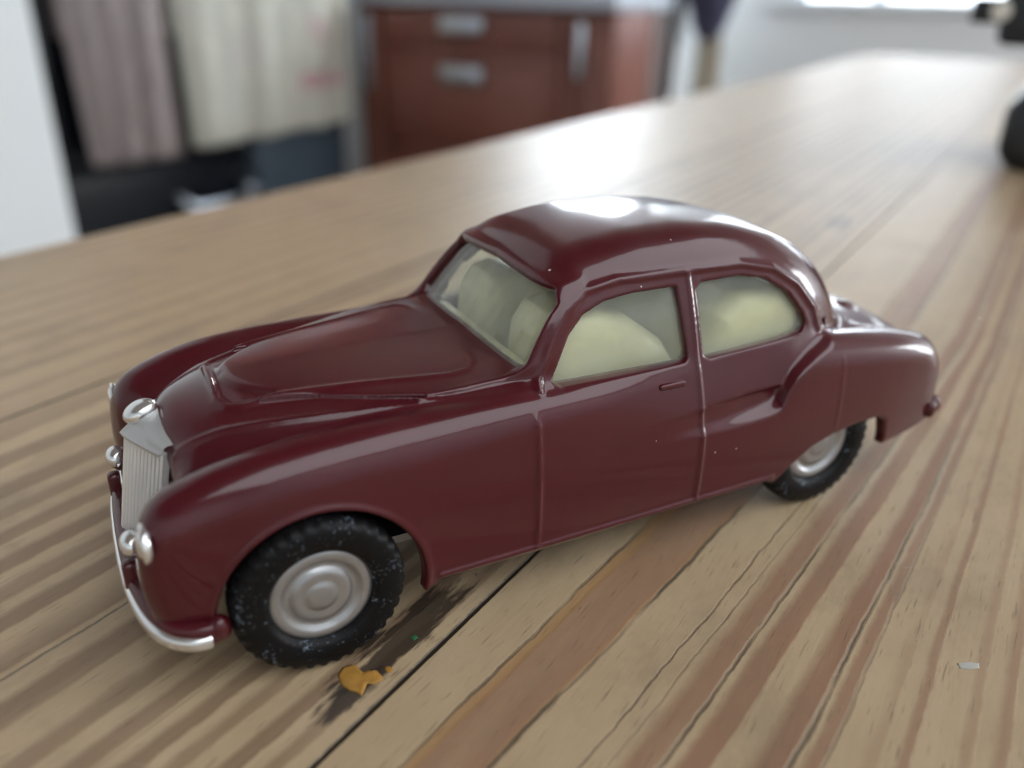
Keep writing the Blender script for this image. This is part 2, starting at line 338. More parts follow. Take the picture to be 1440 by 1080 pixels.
    col = g.mix(g.ramp(scr, [(0.0, 0), (0.72, 0.0), (0.80, 0.4)]), col, (0.62, 0.52, 0.40, 1))
    grub = g.noise(g.comb(g.math('MULTIPLY', A, 0.035), g.math('MULTIPLY', B, 0.06), 12.0), 1.0, 5, 0.7)
    col = g.mix(g.ramp(grub, [(0.0, 0), (0.50, 0.0), (0.70, 0.42)]), col, (0.22, 0.16, 0.105, 1))
    # scorch beside the front wheel and one grey blot farther off
    def blot(a, b, ra, rb, thr, seed):
        d = g.math('POWER', g.math('ADD', g.math('POWER', g.math('ABSOLUTE', g.math('DIVIDE', g.math('SUBTRACT', A, a), ra)), 2.0), g.math('POWER', g.math('ABSOLUTE', g.math('DIVIDE', g.math('SUBTRACT', B, b), rb)), 2.0)), 0.5)
        n = g.noise(g.comb(g.math('MULTIPLY', A, 0.16), g.math('MULTIPLY', B, 0.85), seed), 1.0, 4, 0.65)
        return g.ramp(g.math('SUBTRACT', g.math('ADD', n, thr), g.math('MULTIPLY', d, 0.55)), [(0.42, 0.0), (0.56, 0.85)])
    col = g.mix(blot(-1.5, -20.6, 15.0, 3.6, 0.34, 11.0), col, (0.016, 0.010, 0.008, 1))
    col = g.mix(blot(-11.5, -21.3, 7.0, 3.2, 0.26, 21.0), col, (0.016, 0.010, 0.008, 1))
    col = g.mix(g.math('MULTIPLY', blot(209.5, -14.3, 14, 5, 0.36, 15.0), 0.55), col, (0.10, 0.10, 0.10, 1))
    g.val(g.p.inputs['Base Color'], col)
    g.val(g.p.inputs['Roughness'], g.math('ADD', g.math('MULTIPLY', fib, 0.14), 0.34))
    g.p.inputs['Specular IOR Level'].default_value = 0.5
    hgt = g.math('ADD', g.math('MULTIPLY', lt, 0.35), g.math('MULTIPLY', fib, 0.30))
    hgt = g.math('SUBTRACT', hgt, g.math('MULTIPLY', cr, 1.0))
    hgt = g.math('ADD', hgt, g.math('MULTIPLY', mot, 0.5))
    b = nt.nodes.new('ShaderNodeBump'); b.inputs['Strength'].default_value = 0.35; b.inputs['Distance'].default_value = 0.00035
    g.val(b.inputs['Height'], hgt); g.val(g.p.inputs['Normal'], b.outputs[0])
    return m
WOOD = wood_mat()
TABLE = empty('pine_table', 'long scrubbed pine kitchen table with worn striped grain, under the toy car', 'table', (0, 0, 0), GA)
TABLE.location = (0, 0, 0)
A0, A1 = -0.62, 1.02
JO = [0.1475, 0.062, -0.0245, -0.122, -0.218, -0.316, -0.420]
for i in range(len(JO)-1):
    box('plank', (A0, A1, JO[i+1]+0.00020, JO[i]-0.00020, -0.030, 0.0), WOOD, TABLE, 0.00012, 1)
box('apron', (A0+0.08, A1-0.08, 0.095, 0.118, -0.13, -0.0301), WOOD, TABLE, 0.002)
box('apron', (A0+0.08, A1-0.08, -0.388, -0.365, -0.13, -0.0301), WOOD, TABLE, 0.002)
for a in (A0+0.06, A1-0.13):
    for b in (0.055, -0.395):
        box('leg', (a, a+0.07, b, b+0.07, FLOOR_Z, -0.0305), WOOD, TABLE, 0.004)

# ------------------------------------------------------------------ the toy car: implicit body surface, in millimetres
def pchip(xs, ys, n=1500):
    x = np.array(xs, float); y = np.array(ys, float); h = np.diff(x); d = np.diff(y)/h; m = np.zeros_like(x)
    for i in range(1, len(x)-1):
        if d[i-1]*d[i] > 0:
            w1 = 2*h[i]+h[i-1]; w2 = h[i]+2*h[i-1]; m[i] = (w1+w2)/(w1/d[i-1]+w2/d[i])
    m[0], m[-1] = d[0], d[-1]
    X = np.linspace(x[0], x[-1], n); k = np.clip(np.searchsorted(x, X)-1, 0, len(h)-1); t = (X-x[k])/h[k]
    Y = (2*t**3-3*t**2+1)*y[k]+(t**3-2*t**2+t)*h[k]*m[k]+(-2*t**3+3*t**2)*y[k+1]+(t**3-t**2)*h[k]*m[k+1]
    return lambda q: np.interp(q, X, Y)
def kn(*p): return pchip([a for a, _ in p], [b for _, b in p])
def smin(a, b, k):
    h = np.clip(0.5+0.5*(b-a)/k, 0, 1); return b*(1-h)+a*h-k*h*(1-h)
def smax(a, b, k): return -smin(-a, -b, k)
def sstep(t): t = np.clip(t, 0, 1); return t*t*(3-2*t)
def poly(x, y, P):                            # signed distance to a polygon
    P = np.array(P, float); d = None; s = 1.0
    for i in range(len(P)):
        a, b = P[i], P[i-1]; e = b-a; wx, wy = x-a[0], y-a[1]
        t = np.clip((wx*e[0]+wy*e[1])/(e@e), 0, 1); q = (wx-e[0]*t)**2+(wy-e[1]*t)**2
        d = q if d is None else np.minimum(d, q)
        c1 = y >= a[1]; c2 = y < b[1]; c3 = e[0]*wy > e[1]*wx
        s = s*np.where((c1 & c2 & c3) | (~c1 & ~c2 & ~c3), -1.0, 1.0)
    return s*np.sqrt(d)
def pline(x, y, P):
    d = None
    for i in range(len(P)-1):
        ax, ay = P[i]; ex, ey = P[i+1][0]-ax, P[i+1][1]-ay
        t = np.clip(((x-ax)*ex+(y-ay)*ey)/(ex*ex+ey*ey), 0, 1); q = (x-ax-ex*t)**2+(y-ay-ey*t)**2
        d = q if d is None else np.minimum(d, q)
    return np.sqrt(d)
tW = kn((-18, 17.2), (-12, 18.3), (-4, 19.1), (6, 19.4), (25, 19.5), (45, 19.4), (60, 19.5), (75, 19.2), (85, 18.4), (92, 17.2))
tC = kn((-18, .011), (10, .010), (24, .010), (34, .015), (45, .023), (52, .026), (56, .022), (61, .010), (92, .010))
tL = kn((-18, 40), (20, 40), (30, 30), (36, 20), (40, 16.8), (46, 16.5), (52, 16.6), (56.6, 17.0), (57.6, 17.4), (58.6, 19.2), (60, 21.0), (62.5, 22.4), (66, 23.6), (70, 26), (80, 30), (92, 40))
tR = kn((-18, 0), (38, 0), (48, 0.55), (57, 1.5), (62, 1.8), (66, 1.2), (72, 0), (92, 0))
tzc = kn((-18, 20.5), (-14, 22.0), (-12, 22.9), (-9, 23.8), (-5, 24.7), (2, 25.5), (14, 26.2), (22, 26.6), (26, 26.0), (40, 24), (66, 24), (74, 23.7), (80, 22.6), (86, 20.8), (90, 18.4), (93, 15))
tcr = kn((-18, 2.6), (-10, 2.4), (-5, 1.8), (14, 1.9), (24, 2.2), (40, 1), (70, 1.2), (93, 1.6))
tyb = kn((-18, 5.2), (-13, 6.0), (-10, 7.0), (-5, 8.7), (2.5, 11.0), (14, 14.0), (25, 16.3), (40, 16), (66, 14), (80, 12), (93, 11))
tzw = kn((-18, 15.0), (-16, 18.0), (-15, 19.3), (-13.5, 20.6), (-11, 21.9), (-7, 23.2), (-3, 23.9), (3, 24.4), (15, 24.7), (24, 24.5), (32, 24.2), (45, 24.1), (55, 24.2), (61, 24.1), (66, 23.7), (76, 22.4), (84, 21.0), (88, 19.6), (91, 17), (93, 15))
tyc = kn((-18, 15.6), (-8, 16.5), (8, 17.2), (24, 17.4), (34, 17.0), (60, 16.4), (92, 16))
tk = kn((-18, 4.2), (10, 4.6), (24, 3.4), (34, 2.4), (44, 1.8), (56, 2.2), (64, 3.6), (92, 4.2))
tnu = kn((0, -11.6), (4, -11.2), (6, -10.8), (8, -10.8), (10.5, -12.5), (13, -14.7), (16, -15.5), (17.4, -15.0), (18.6, -13.0), (19.4, -10.0), (21, -2))
tnx = kn((0, -13.4), (5, -13.1), (8, -12.9), (11, -13.6), (14, -15.2), (16, -15.5), (17.4, -15.0), (18.6, -13.0), (19.4, -10.0), (21, -2))
tzb = kn((-18, 8.0), (-12, 7.2), (-8, 6.2), (10, 5.2), (58, 5.4), (76, 6.0), (82, 6.5), (87, 7.3), (92, 9.5))
tzr = kn((18, 31.8), (24, 34.6), (28, 36.0), (34, 37.4), (41, 38.2), (47, 38.2), (54, 37.6), (60, 36.4), (65, 34.6), (69, 32.0), (72.5, 28.6), (76, 24.0), (79, 18.5))
tgw = kn((18, 14.9), (25, 15.8), (34, 16.3), (50, 16.6), (58, 16.4), (64, 15.6), (69, 14.0), (73, 11.4), (76, 8.4), (79, 4.0))
tzs = lambda x: (tzr(x+0.3)-tzr(x-0.3))/0.6
FWIN = [(27.4, 24.7), (29.9, 28.8), (31.9, 30.6), (34.6, 31.6), (38.3, 32.0), (43.8, 32.0), (44.3, 24.6), (43.9, 24.3), (28.0, 24.4)]
RWIN = [(47.0, 31.5), (47.6, 32.0), (53.0, 32.1), (57.0, 31.3), (60.5, 29.2), (62.9, 26.4), (63.3, 25.2), (62.6, 24.6), (47.6, 24.2), (47.1, 24.6)]
WSCR = [(-13.9, 26.7), (-12.5, 32.0), (-11.6, 33.0), (0, 33.6), (11.6, 33.0), (12.5, 32.0), (13.9, 26.7), (13.2, 26.0), (0, 26.5), (-13.2, 26.0)]
BACK = [(-8.5, 26.2), (-9.0, 27.5), (-7.6, 31.0), (-5, 32.0), (5, 32.0), (7.6, 31.0), (9.0, 27.5), (8.5, 26.2)]
DRIP = [(25.2, 24.6), (27.2, 28.4), (29.5, 31.6), (32.4, 33.3), (36.5, 33.9), (45.5, 33.9), (53.5, 33.7), (58.5, 32.6), (62.4, 30.2), (65.2, 27.0), (66.0, 24.4)]
BEAD = [(-5.4, -4.4), (-4.7, -5.9), (-3.2, -6.7), (8, -9.0), (17.3, -11.2), (19.4, -11.0), (20.5, -9.6), (21.2, 0), (20.5, 9.6), (19.4, 11.0), (17.3, 11.2), (8, 9.0), (-3.2, 6.7), (-4.7, 5.9), (-5.4, 4.4)]
RARCH = [(58.4, 2), (58.6, 5.5), (60.8, 7.4), (64, 9.6), (67.5, 10.6), (72, 11.2), (76.0, 11.2), (77.4, 10.4), (78.2, 7.8), (78.5, 2)]
def xwind(y, z): return 22.0+(z-25)*0.70+0.005*y*y
def cabin(x, y, z):
    ay = np.abs(y)
    top = (z-(tzr(x)-0.0075*ay**2))/np.sqrt(1+tzs(x)**2)
    side = (ay-(tgw(x)-0.285*(z-24)-0.007*np.maximum(z-24, 0)**2))/1.07
    front = (xwind(y, z)-x)/1.22
    return smax(smax(top, side, 4.2), front, 2.2)
def hull(x, y, z):
    ay = np.abs(y)
    sst = sstep((z-tL(x)+1.2)/1.5)
    side = ay-(tW(x)-tC(x)*np.maximum(z-13, 0)**2-0.012*np.maximum(11-z, 0)**2-tR(x)*sst)
    yb = tyb(x)
    Tc = tzc(x)-tcr(x)*(np.minimum(ay, yb)/yb)**2-0.85*np.maximum(ay-yb, 0)
    dy = ay-tyc(x); Tw = tzw(x)-0.085*np.where(dy < 0, dy, 0)**2
    top = (z-smax(Tc, Tw, 1.0))*0.95
    f = smax(side*0.97, top, tk(x))
    bl = sstep((z-11.5)/3.5); nose = tnx(ay)*(1-bl)+tnu(ay)*bl+0.030*np.maximum(13-z, 0)**2-x
    tail = x-(91.4-0.004*ay**2-0.022*(z-11.5)**2)
    f = smax(f, nose*0.9, 2.6); f = smax(f, tail*0.95, 2.8)
    return smax(f, tzb(x)-z, 0.7)
def ridge(d, s): return np.exp(-(d/s)**2)
def body(x, y, z):
    ay = np.abs(y); f = hull(x, y, z); G = cabin(x, y, z)
    f = smin(f, np.maximum(G, 19.0-z), 1.1)
    # cast lines
    o14 = sstep((ay-13.5)/1.0)
    f = f-0.22*ridge(x-23.9, 0.30)*sstep((z-6.6)/0.5)*sstep((22.9-z)/1.2)*o14
    f = f-0.24*ridge(x-45.7, 0.30)*sstep((z-6.6)/0.5)*sstep((34.0-z)/0.6)*sstep((ay-11)/1.0)
    f = f-0.06*ridge(x-67.6, 0.30)*sstep((z-11.5)/0.5)*sstep((22.0-z)/1.5)*o14
    f = f-0.34*ridge(pline(x, z, DRIP), 0.42)*sstep((ay-9.5)/1.0)
    f = f-0.34*ridge(z-6.8, 0.32)*sstep((x-12)/0.6)*sstep((58.4-x)/0.6)*o14+0.30*sstep((6.4-z)/0.5)*sstep((x-12)/0.6)*sstep((58.4-x)/0.6)*o14
    f = f-0.36*ridge(poly(x, y, BEAD), 0.40)*sstep((z-21.5)/0.8)*sstep((24-x)/1.0)
    f = f-0.20*ridge(ay-tyb(x), 0.32)*sstep((z-19.5)/0.8)*sstep((19-x)/6.0)*sstep((x+11.5)/1.0)
    pw = poly(y, z, WSCR)
    f = f-0.48*ridge(pw-1.0, 0.50)*sstep((xwind(y, z)+4-x)/1.5)*sstep((z-24.3)/0.6)
    rf = np.sqrt((x-0.5)**2+(z-7.3)**2)
    f = f-0.22*ridge(rf-10.7, 0.35)*o14
    # hollow cabin, window openings
    tub = np.maximum(np.maximum(np.abs(x-46.5)-21.5, ay-14.2), np.maximum(9.5-z, z-25))
    f = np.maximum(f, -np.minimum(np.maximum(G+1.5, 23.0-z), tub))
    side = np.minimum(poly(x, z, FWIN)-0.25, poly(x, z, RWIN)-0.25)
    f = smax(f, -np.maximum(side, 7-ay), 0.35)
    f = smax(f, -np.maximum(pw-0.2, x-(xwind(y, z)+4.0)), 0.35)
    f = smax(f, -np.maximum(poly(y, z, BACK), 62-x), 0.35)
    # open underside and wheel wells
    f = np.maximum(f, -np.maximum(np.maximum(ay-(tW(x)-1.8), z-np.where(x < 21, 14.0, np.where(x > 69, 13.0, 9.0))), np.maximum(-9.0-x, x-86.5)))
    f = smax(f, -(rf-10.3), 0.5)
    f = smax(f, -poly(x, z, RARCH), 0.5)
    well = np.maximum(np.sqrt((x-67)**2+(z-8.3)**2)-9.6, ay-17.6)
    f = np.maximum(f, -well)
    return f
def surface_nets(fn, lo, hi, h, newton=2):
    ax = [np.arange(lo[i], hi[i]+h, h, dtype=np.float32) for i in range(3)]
    Fv = np.asarray(fn(ax[0][:, None, None], ax[1][None, :, None], ax[2][None, None, :]), np.float32)
    Fv = np.broadcast_to(Fv, (len(ax[0]), len(ax[1]), len(ax[2])))
    s = Fv < 0
    cnt = np.zeros([n-1 for n in s.shape], np.int8)
    cs = [(i, j, k) for i in (0, 1) for j in (0, 1) for k in (0, 1)]
    N = [n-1 for n in s.shape]
    for i, j, k in cs: cnt += s[i:i+N[0], j:j+N[1], k:k+N[2]]
    act = np.argwhere((cnt > 0) & (cnt < 8)); del cnt
    idx = -np.ones(N, np.int32); idx[tuple(act.T)] = np.arange(len(act))
    acc = np.zeros((len(act), 3)); num = np.zeros(len(act))
    for c in cs:
        for d in range(3):
            if c[d]: continue
            e = list(c); e[d] = 1
            v0 = Fv[act[:, 0]+c[0], act[:, 1]+c[1], act[:, 2]+c[2]]; v1 = Fv[act[:, 0]+e[0], act[:, 1]+e[1], act[:, 2]+e[2]]
            m = (v0 < 0) != (v1 < 0); t = np.where(m, v0/np.where(m, v0-v1, 1), 0)
            p = np.tile(np.array(c, float), (len(act), 1)); p[:, d] += t
            acc += p*m[:, None]; num += m
    V = (act+acc/num[:, None])*h+np.array([a[0] for a in ax])
    quads = []
    for d in range(3):
        u, v = (d+1) % 3, (d+2) % 3
        sl0 = [slice(1, n) for n in N]; sl1 = [slice(1, n) for n in N]
        sl0[d] = slice(0, N[d]); sl1[d] = slice(1, N[d]+1)
        a, b = s[tuple(sl0)], s[tuple(sl1)]
        for flip in (False, True):
            q = np.argwhere((a & ~b) if not flip else (~a & b))
            off = np.ones(3, int); off[d] = 0; q = q+off
            def at(du, dv):
                r = q.copy(); r[:, u] += du; r[:, v] += dv; return idx[tuple(r.T)]
            Q = np.stack([at(-1, -1), at(0, -1), at(0, 0), at(-1, 0)], 1)
            quads.append(Q if not flip else Q[:, ::-1])
    Q = np.concatenate(quads); Q = Q[(Q >= 0).all(1)]
    e = 0.02
    for _ in range(newton):
        x, y, z = V.T; f0 = fn(x, y, z)
        gr = np.stack([(fn(x+e, y, z)-fn(x-e, y, z)), (fn(x, y+e, z)-fn(x, y-e, z)), (fn(x, y, z+e)-fn(x, y, z-e))], 1)/(2*e)
        st = f0[:, None]*gr/np.maximum((gr**2).sum(1), 0.15)[:, None]
        ln = np.linalg.norm(st, axis=1); st *= np.minimum(1, 0.45*h/np.maximum(ln, 1e-9))[:, None]
        V = V-st
    return V, Q
def npmesh(name, V, Q, m, parent, scale=MM, **props):
    me = bpy.data.meshes.new(name); V = (np.asarray(V)*scale).astype(np.float32); Q = np.ascontiguousarray(Q, np.int32)
    me.vertices.add(len(V)); me.vertices.foreach_set('co', V.ravel())
    me.loops.add(Q.size); me.loops.foreach_set('vertex_index', Q.ravel())
    me.polygons.add(len(Q)); me.polygons.foreach_set('loop_start', np.arange(0, Q.size, 4, dtype=np.int32))
    me.polygons.foreach_set('use_smooth', np.ones(len(Q), bool)); me.update(calc_edges=True); me.validate()
    me.materials.append(m)
    return link(bpy.data.objects.new(name, me), parent, **props)

CAR = empty('toy_car', 'glossy maroon die-cast toy saloon car with silver grille standing on the table', 'toy car')
V, Q = surface_nets(body, (-18.2, -20.7, 4.2), (93.0, 20.7, 39.0), 0.26)
npmesh('body', V, Q, PAINT, CAR)
del V, Q
def pane(name, fn2, lo, hi, **props):
    fn = lambda x, y, z: np.maximum(np.abs(cabin(x, y, z)+0.85)-0.22, fn2(x, y, z))
    V, Q = surface_nets(fn, lo, hi, 0.30, newton=1); return npmesh(name, V, Q, GLASS, CAR, **props)
pane('windscreen', lambda x, y, z: np.maximum(poly(y, z, WSCR)-0.7, x-(xwind(y, z)+3.4)), (20, -15.2, 24), (36, 15.2, 36.5))
pane('rear_window', lambda x, y, z: np.maximum(poly(y, z, BACK)-0.7, 63-x), (62, -11, 24), (80, 11, 34))
for P, x0, x1 in ((FWIN, 26, 46), (RWIN, 45, 65)):
    for sgn in (-1, 1):
        pane('side_window', lambda x, y, z: np.maximum(poly(x, z, P)-0.7, 8-sgn*y), (x0, min(sgn*7, sgn*18), 22.5), (x1, max(sgn*7, sgn*18), 34.5))

# wheels
def wheel(x, sgn):
    yo = (20.2 if x < 30 else 18.6)*sgn                              # outer face
    t_prof = [(5.1, 0.85), (5.4, 0.30), (5.8, 0.05), (6.8, 0.0), (7.6, 0.08), (8.2, 0.30), (8.5, 0.75), (8.6, 1.4), (8.6, 3.3), (8.5, 4.0), (8.1, 4.6), (7.2, 4.9), (5.0, 4.9), (4.6, 4.4)]
    Vt, Ft = [], []; n = 144; m = len(t_prof)
    for i in range(n):
        th = 2*math.pi*i/n; c, s = math.cos(th), math.sin(th)
        for j, (r, h) in enumerate(t_prof):
            rr = r-(0.28 if (i % 4) in (0, 1) and j in (5, 6) else 0)-(0.12 if i % 4 == 0 and j in (7, 8, 9) else 0)
            Vt.append((rr*c*MM, (1 if sgn > 0 else -1)*(-h)*MM, rr*s*MM))
    for i in range(n):
        for j in range(m-1):
            a, b = i*m+j, ((i+1) % n)*m+j; Ft.append((a, b, b+1, a+1) if sgn < 0 else (a, a+1, b+1, b))
    wo = bpy.data.objects.new('wheel', None); link(wo, CAR); wo.empty_display_size = 0.004; wo.location = (x*MM, yo*MM, 8.6*MM)
    meshobj('tyre', Vt, Ft, RUBBER, wo)
    hp = [(r, h+0.85) for r, h in [(0.0, -0.35), (0.9, -0.33), (1.4, -0.25), (1.6, -0.08), (1.85, -0.06), (2.4, -0.15), (2.8, -0.05), (3.1, 0.25), (3.3, 0.42), (3.7, 0.30), (4.0, 0.0), (4.25, -0.12), (4.7, -0.10), (5.1, 0.05), (5.3, 0.35), (5.3, 1.0)]]
    Vh, Fh = lathe([(r*MM, -h*MM if sgn > 0 else h*MM) for r, h in hp], 72)
    Vh = [(a, -b if sgn < 0 else -b, c) for a, b, c in Vh]
    if sgn < 0: Vh = [(a, b, c) for a, b, c in Vh]
    meshobj('hubcap', Vh, Fh, HUB, wo)
for x in (0, 67):
    for sgn in (-1, 1): wheel(x, sgn)
    V, Fc = lathe([(0.9*MM, -15*MM), (0.9*MM, 15*MM)], 16); o = meshobj('axle', V, Fc, BASE, CAR); o.location = (x*MM, 0, 8.5*MM)

def cbox(name, ext, m, parent=CAR, bev=0.2, seg=3, **p):
    return box(name, [e*MM for e in ext], m, parent, bev*MM, seg, **p)
# tin base plate with cut-outs at the wheels
bm = bmesh.new()
for e in ((-12, -9.5, -14, 14, 6.4, 7.4), (-9.5, 15.5, -11.5, 11.5, 6.4, 7.4), (15.5, 57, -17.0, 17.2, 6.2, 7.4), (57, 76, -11.5, 11.5, 6.4, 7.4)):
    box_bm(*[q*MM for q in e], bm=bm)
bmobj('base_plate', bm, BASE, CAR)

# interior moulding
INT = bpy.data.objects.new('interior', None); link(INT, CAR); INT.empty_display_size = 0.005
cbox('floor_pan', (25.5, 67.5, -14, 14, 9.7, 12), CREAM, INT, 0.5)
def seat(name, prof, y0, y1, r=1.3):
    fn = lambda x, y, z: smax(poly(x, z, prof), np.abs(y-(y0+y1)/2)-(y1-y0)/2, 3.4)
    xs = [p[0] for p in prof]; zs = [p[1] for p in prof]
    V, Q = surface_nets(fn, (min(xs)-1, y0-1, min(zs)-1), (max(xs)+1, y1+1, max(zs)+1), 0.5, newton=1); return npmesh(name, V, Q, CREAM, INT)
FS = [(26.9, 11.5), (27.2, 21.0), (28.0, 27.6), (29.6, 30.0), (32.0, 30.6), (35.0, 30.2), (39.5, 28.6), (44.5, 25.0), (47.5, 20.5), (48.0, 11.5)]
RS = [(49.0, 11.5), (49.2, 22.0), (51.5, 27.4), (55.0, 29.4), (61.0, 29.6), (64.6, 28.0), (66.4, 22.0), (66.4, 11.5)]
seat('front_seat', FS, -13.2, -2.2); seat('front_seat', FS, 2.6, 12.4); seat('rear_seat', RS, -13.8, 13.8)
cbox('dashboard', (24.8, 27.5, -13.5, 13.5, 18.0, 24.6), CREAM, INT, 0.9, 4)

# grille: a forward-peaked shell of vertical slats under a plain header, with a winged mascot dome
GR = bpy.data.objects.new('grille', None); link(GR, CAR); GR.empty_display_size = 0.004
def gpt(u, z):                                # u across (-1..1), front face
    return Vector((-14.2+3.1*abs(u)**1.15-(20-z)*0.19+0.0*u, 5.6*u*(1-0.012*(20-z)), z))
ztop = lambda u: 20.4-0.5*abs(u)
bm = bmesh.new(); rows = []
for i in range(-12, 13):
    u = i/12; z1 = ztop(u)
    rows.append([bm.verts.new((gpt(u, z)+Vector((0.55, 0, 0)))*MM) for z in np.linspace(9.5, z1, 8)])
for i in range(24):
    for j in range(7): bm.faces.new((rows[i][j], rows[i+1][j], rows[i+1][j+1], rows[i][j+1]))
bk = bmesh.ops.solidify(bm, geom=bm.faces[:], thickness=0.5*MM)
bmobj('backing', bm, SILVER, GR, smooth=True, angle=40)
for i in range(22):
    u0 = -0.985+i*2*0.985/22; u1 = u0+2*0.985/22*0.72
    bm = bmesh.new(); secs = []
    for z in np.linspace(9.5, ztop((u0+u1)/2)-0.05, 5):
        a, b = gpt(u0, z), gpt(u1, z); c = (a+b)/2; nrm = Vector((-(b-a).y, (b-a).x, 0)).normalized()
        if nrm.x > 0: nrm = -nrm
        secs.append([bm.verts.new(q*MM) for q in (a-nrm*0.5, a+nrm*0.05, c+nrm*0.22, b+nrm*0.05, b-nrm*0.5)])
    for k in range(4):
        for j in range(4): bm.faces.new((secs[k][j], secs[k][j+1], secs[k+1][j+1], secs[k+1][j]))
    bm.faces.new(secs[0][::-1]); bm.faces.new(secs[-1])
    bmobj('slat', bm, SILVER, GR, smooth=True, angle=50)
# header plate: from the slat tops back and up to the bonnet
bm = bmesh.new(); rows = []
for i in range(-14, 15):
    u = i/14; f = gpt(u, ztop(u)); top = Vector((-10.8+1.0*abs(u), 5.9*u, 22.75-1.75*abs(u)**1.5))
    r = [f+Vector((-0.35, 0, -0.35)), f+Vector((-0.55, 0, 0.15))]
    for t in np.linspace(0.12, 1, 6):
        q = f.lerp(top, t); q.z += 0.45*math.sin(math.pi*t)*(1-0.3*abs(u)); q.x -= 0.5*math.sin(math.pi*t); r.append(q)
    r.append(top+Vector((0.8, 0, -1.2)))
    rows.append([bm.verts.new(q*MM) for q in r])
for i in range(28):
    for j in range(len(rows[0])-1): bm.faces.new((rows[i][j], rows[i+1][j], rows[i+1][j+1], rows[i][j+1]))
bmesh.ops.solidify(bm, geom=bm.faces[:], thickness=0.35*MM)
bmobj('header', bm, SILVER, GR, smooth=True, angle=50)
def ellipsoid(name, c, r, m, parent, sub=3, rot=None, **p):
    bm = bmesh.new(); bmesh.ops.create_icosphere(bm, subdivisions=sub, radius=1)
    R = rot or Matrix.Identity(3)
    for v in bm.verts: v.co = (Vector(c)+R @ Vector((v.co.x*r[0], v.co.y*r[1], v.co.z*r[2])))*MM
    return bmobj(name, bm, m, parent, smooth=True, **p)
ellipsoid('mascot', (-12.4, 0.0, 22.5), (1.8, 1.5, 1.1), CHROME, GR, rot=Matrix.Rotation(-0.35, 3, 'Y'))

# lamps, side grilles, bumpers, handles
for s in (-1, 1):
    hl = bpy.data.objects.new('headlamp', None); link(hl, CAR); hl.empty_display_size = 0.003
    ellipsoid('lens', (-14.6, s*16.2, 17.2), (0.65, 1.4, 1.55), CHROME, hl)
    V, Fc = lathe([(1.5*MM, -0.5*MM), (1.85*MM, -0.2*MM), (1.9*MM, 0.2*MM), (1.65*MM, 0.35*MM), (1.45*MM, 0.25*MM)], 36)
    V = [(y-14.45*MM, x+s*16.2*MM, z+17.2*MM) for x, y, z in V]; meshobj('bezel', V, Fc, CHROME, hl)
    fl = bpy.data.objects.new('fog_lamp', None); link(fl, CAR); fl.empty_display_size = 0.003
    ellipsoid('lens', (-15.6, s*9.2, 13.1), (1.1, 1.5, 1.25), CHROME, fl)
    ellipsoid('shell', (-14.4, s*9.2, 12.6), (1.9, 1.5, 1.45), PAINT, fl)
    y0, y1 = sorted((s*6.3, s*11.0))
    cbox('side_grille', (-15.6, -11.0, y0, y1, 8.2, 11.3), CHROME, CAR, 0.35)
    y0, y1 = sorted((s*8.4, s*10.0))
    cbox('overrider', (-16.9, -15.4, y0, y1, 6.0, 11.2), PAINT, CAR, 0.55, 4)
def rrect(w, h, r, n=4):
    out = []
    for cx, cy, a0 in ((w/2-r, h/2-r, 0), (-w/2+r, h/2-r, 90), (-w/2+r, -h/2+r, 180), (w/2-r, -h/2+r, 270)):
        for k in range(n+1):
            t = math.radians(a0+90*k/n); out.append(((cx+r*math.cos(t))*MM, (cy+r*math.sin(t))*MM))
    return out
fb = [(-9.8, -18.8, 7.7), (-11.5, -18.6, 7.7), (-13.2, -17.5, 7.8), (-14.5, -15.4, 8.0), (-15.4, -12.2, 8.2), (-16.0, -7.5, 8.3), (-16.2, 0, 8.3)]
fb = fb+[(a, -b, c) for a, b, c in fb[-2::-1]]
P = [tuple(np.array(q)*MM) for q in spline(fb, 6)]
V, Fc = sweep(P, rrect(1.7, 2.4, 0.75)); BMP = meshobj('front_bumper', V, Fc, PAINT, CAR)
for q in (fb[0], fb[-1]): ellipsoid('bumper_end', (q[0]+0.2, q[1], q[2]+0.2), (1.1, 1.05, 1.4), PAINT, BMP)
fo = [(a-0.45 if i not in (0, len(fb)-1) else a, b*1.02, c-0.55) for i, (a, b, c) in enumerate(fb)]
fo[0] = (-10.4, fo[0][1], fo[0][2]); fo[-1] = (-10.4, fo[-1][1], fo[-1][2])
P = [tuple(np.array(q)*MM) for q in spline(fo, 6)]
V, Fc = sweep(P, rrect(1.5, 1.55, 0.6)); meshobj('silver_strip', V, Fc, CHROME, BMP)
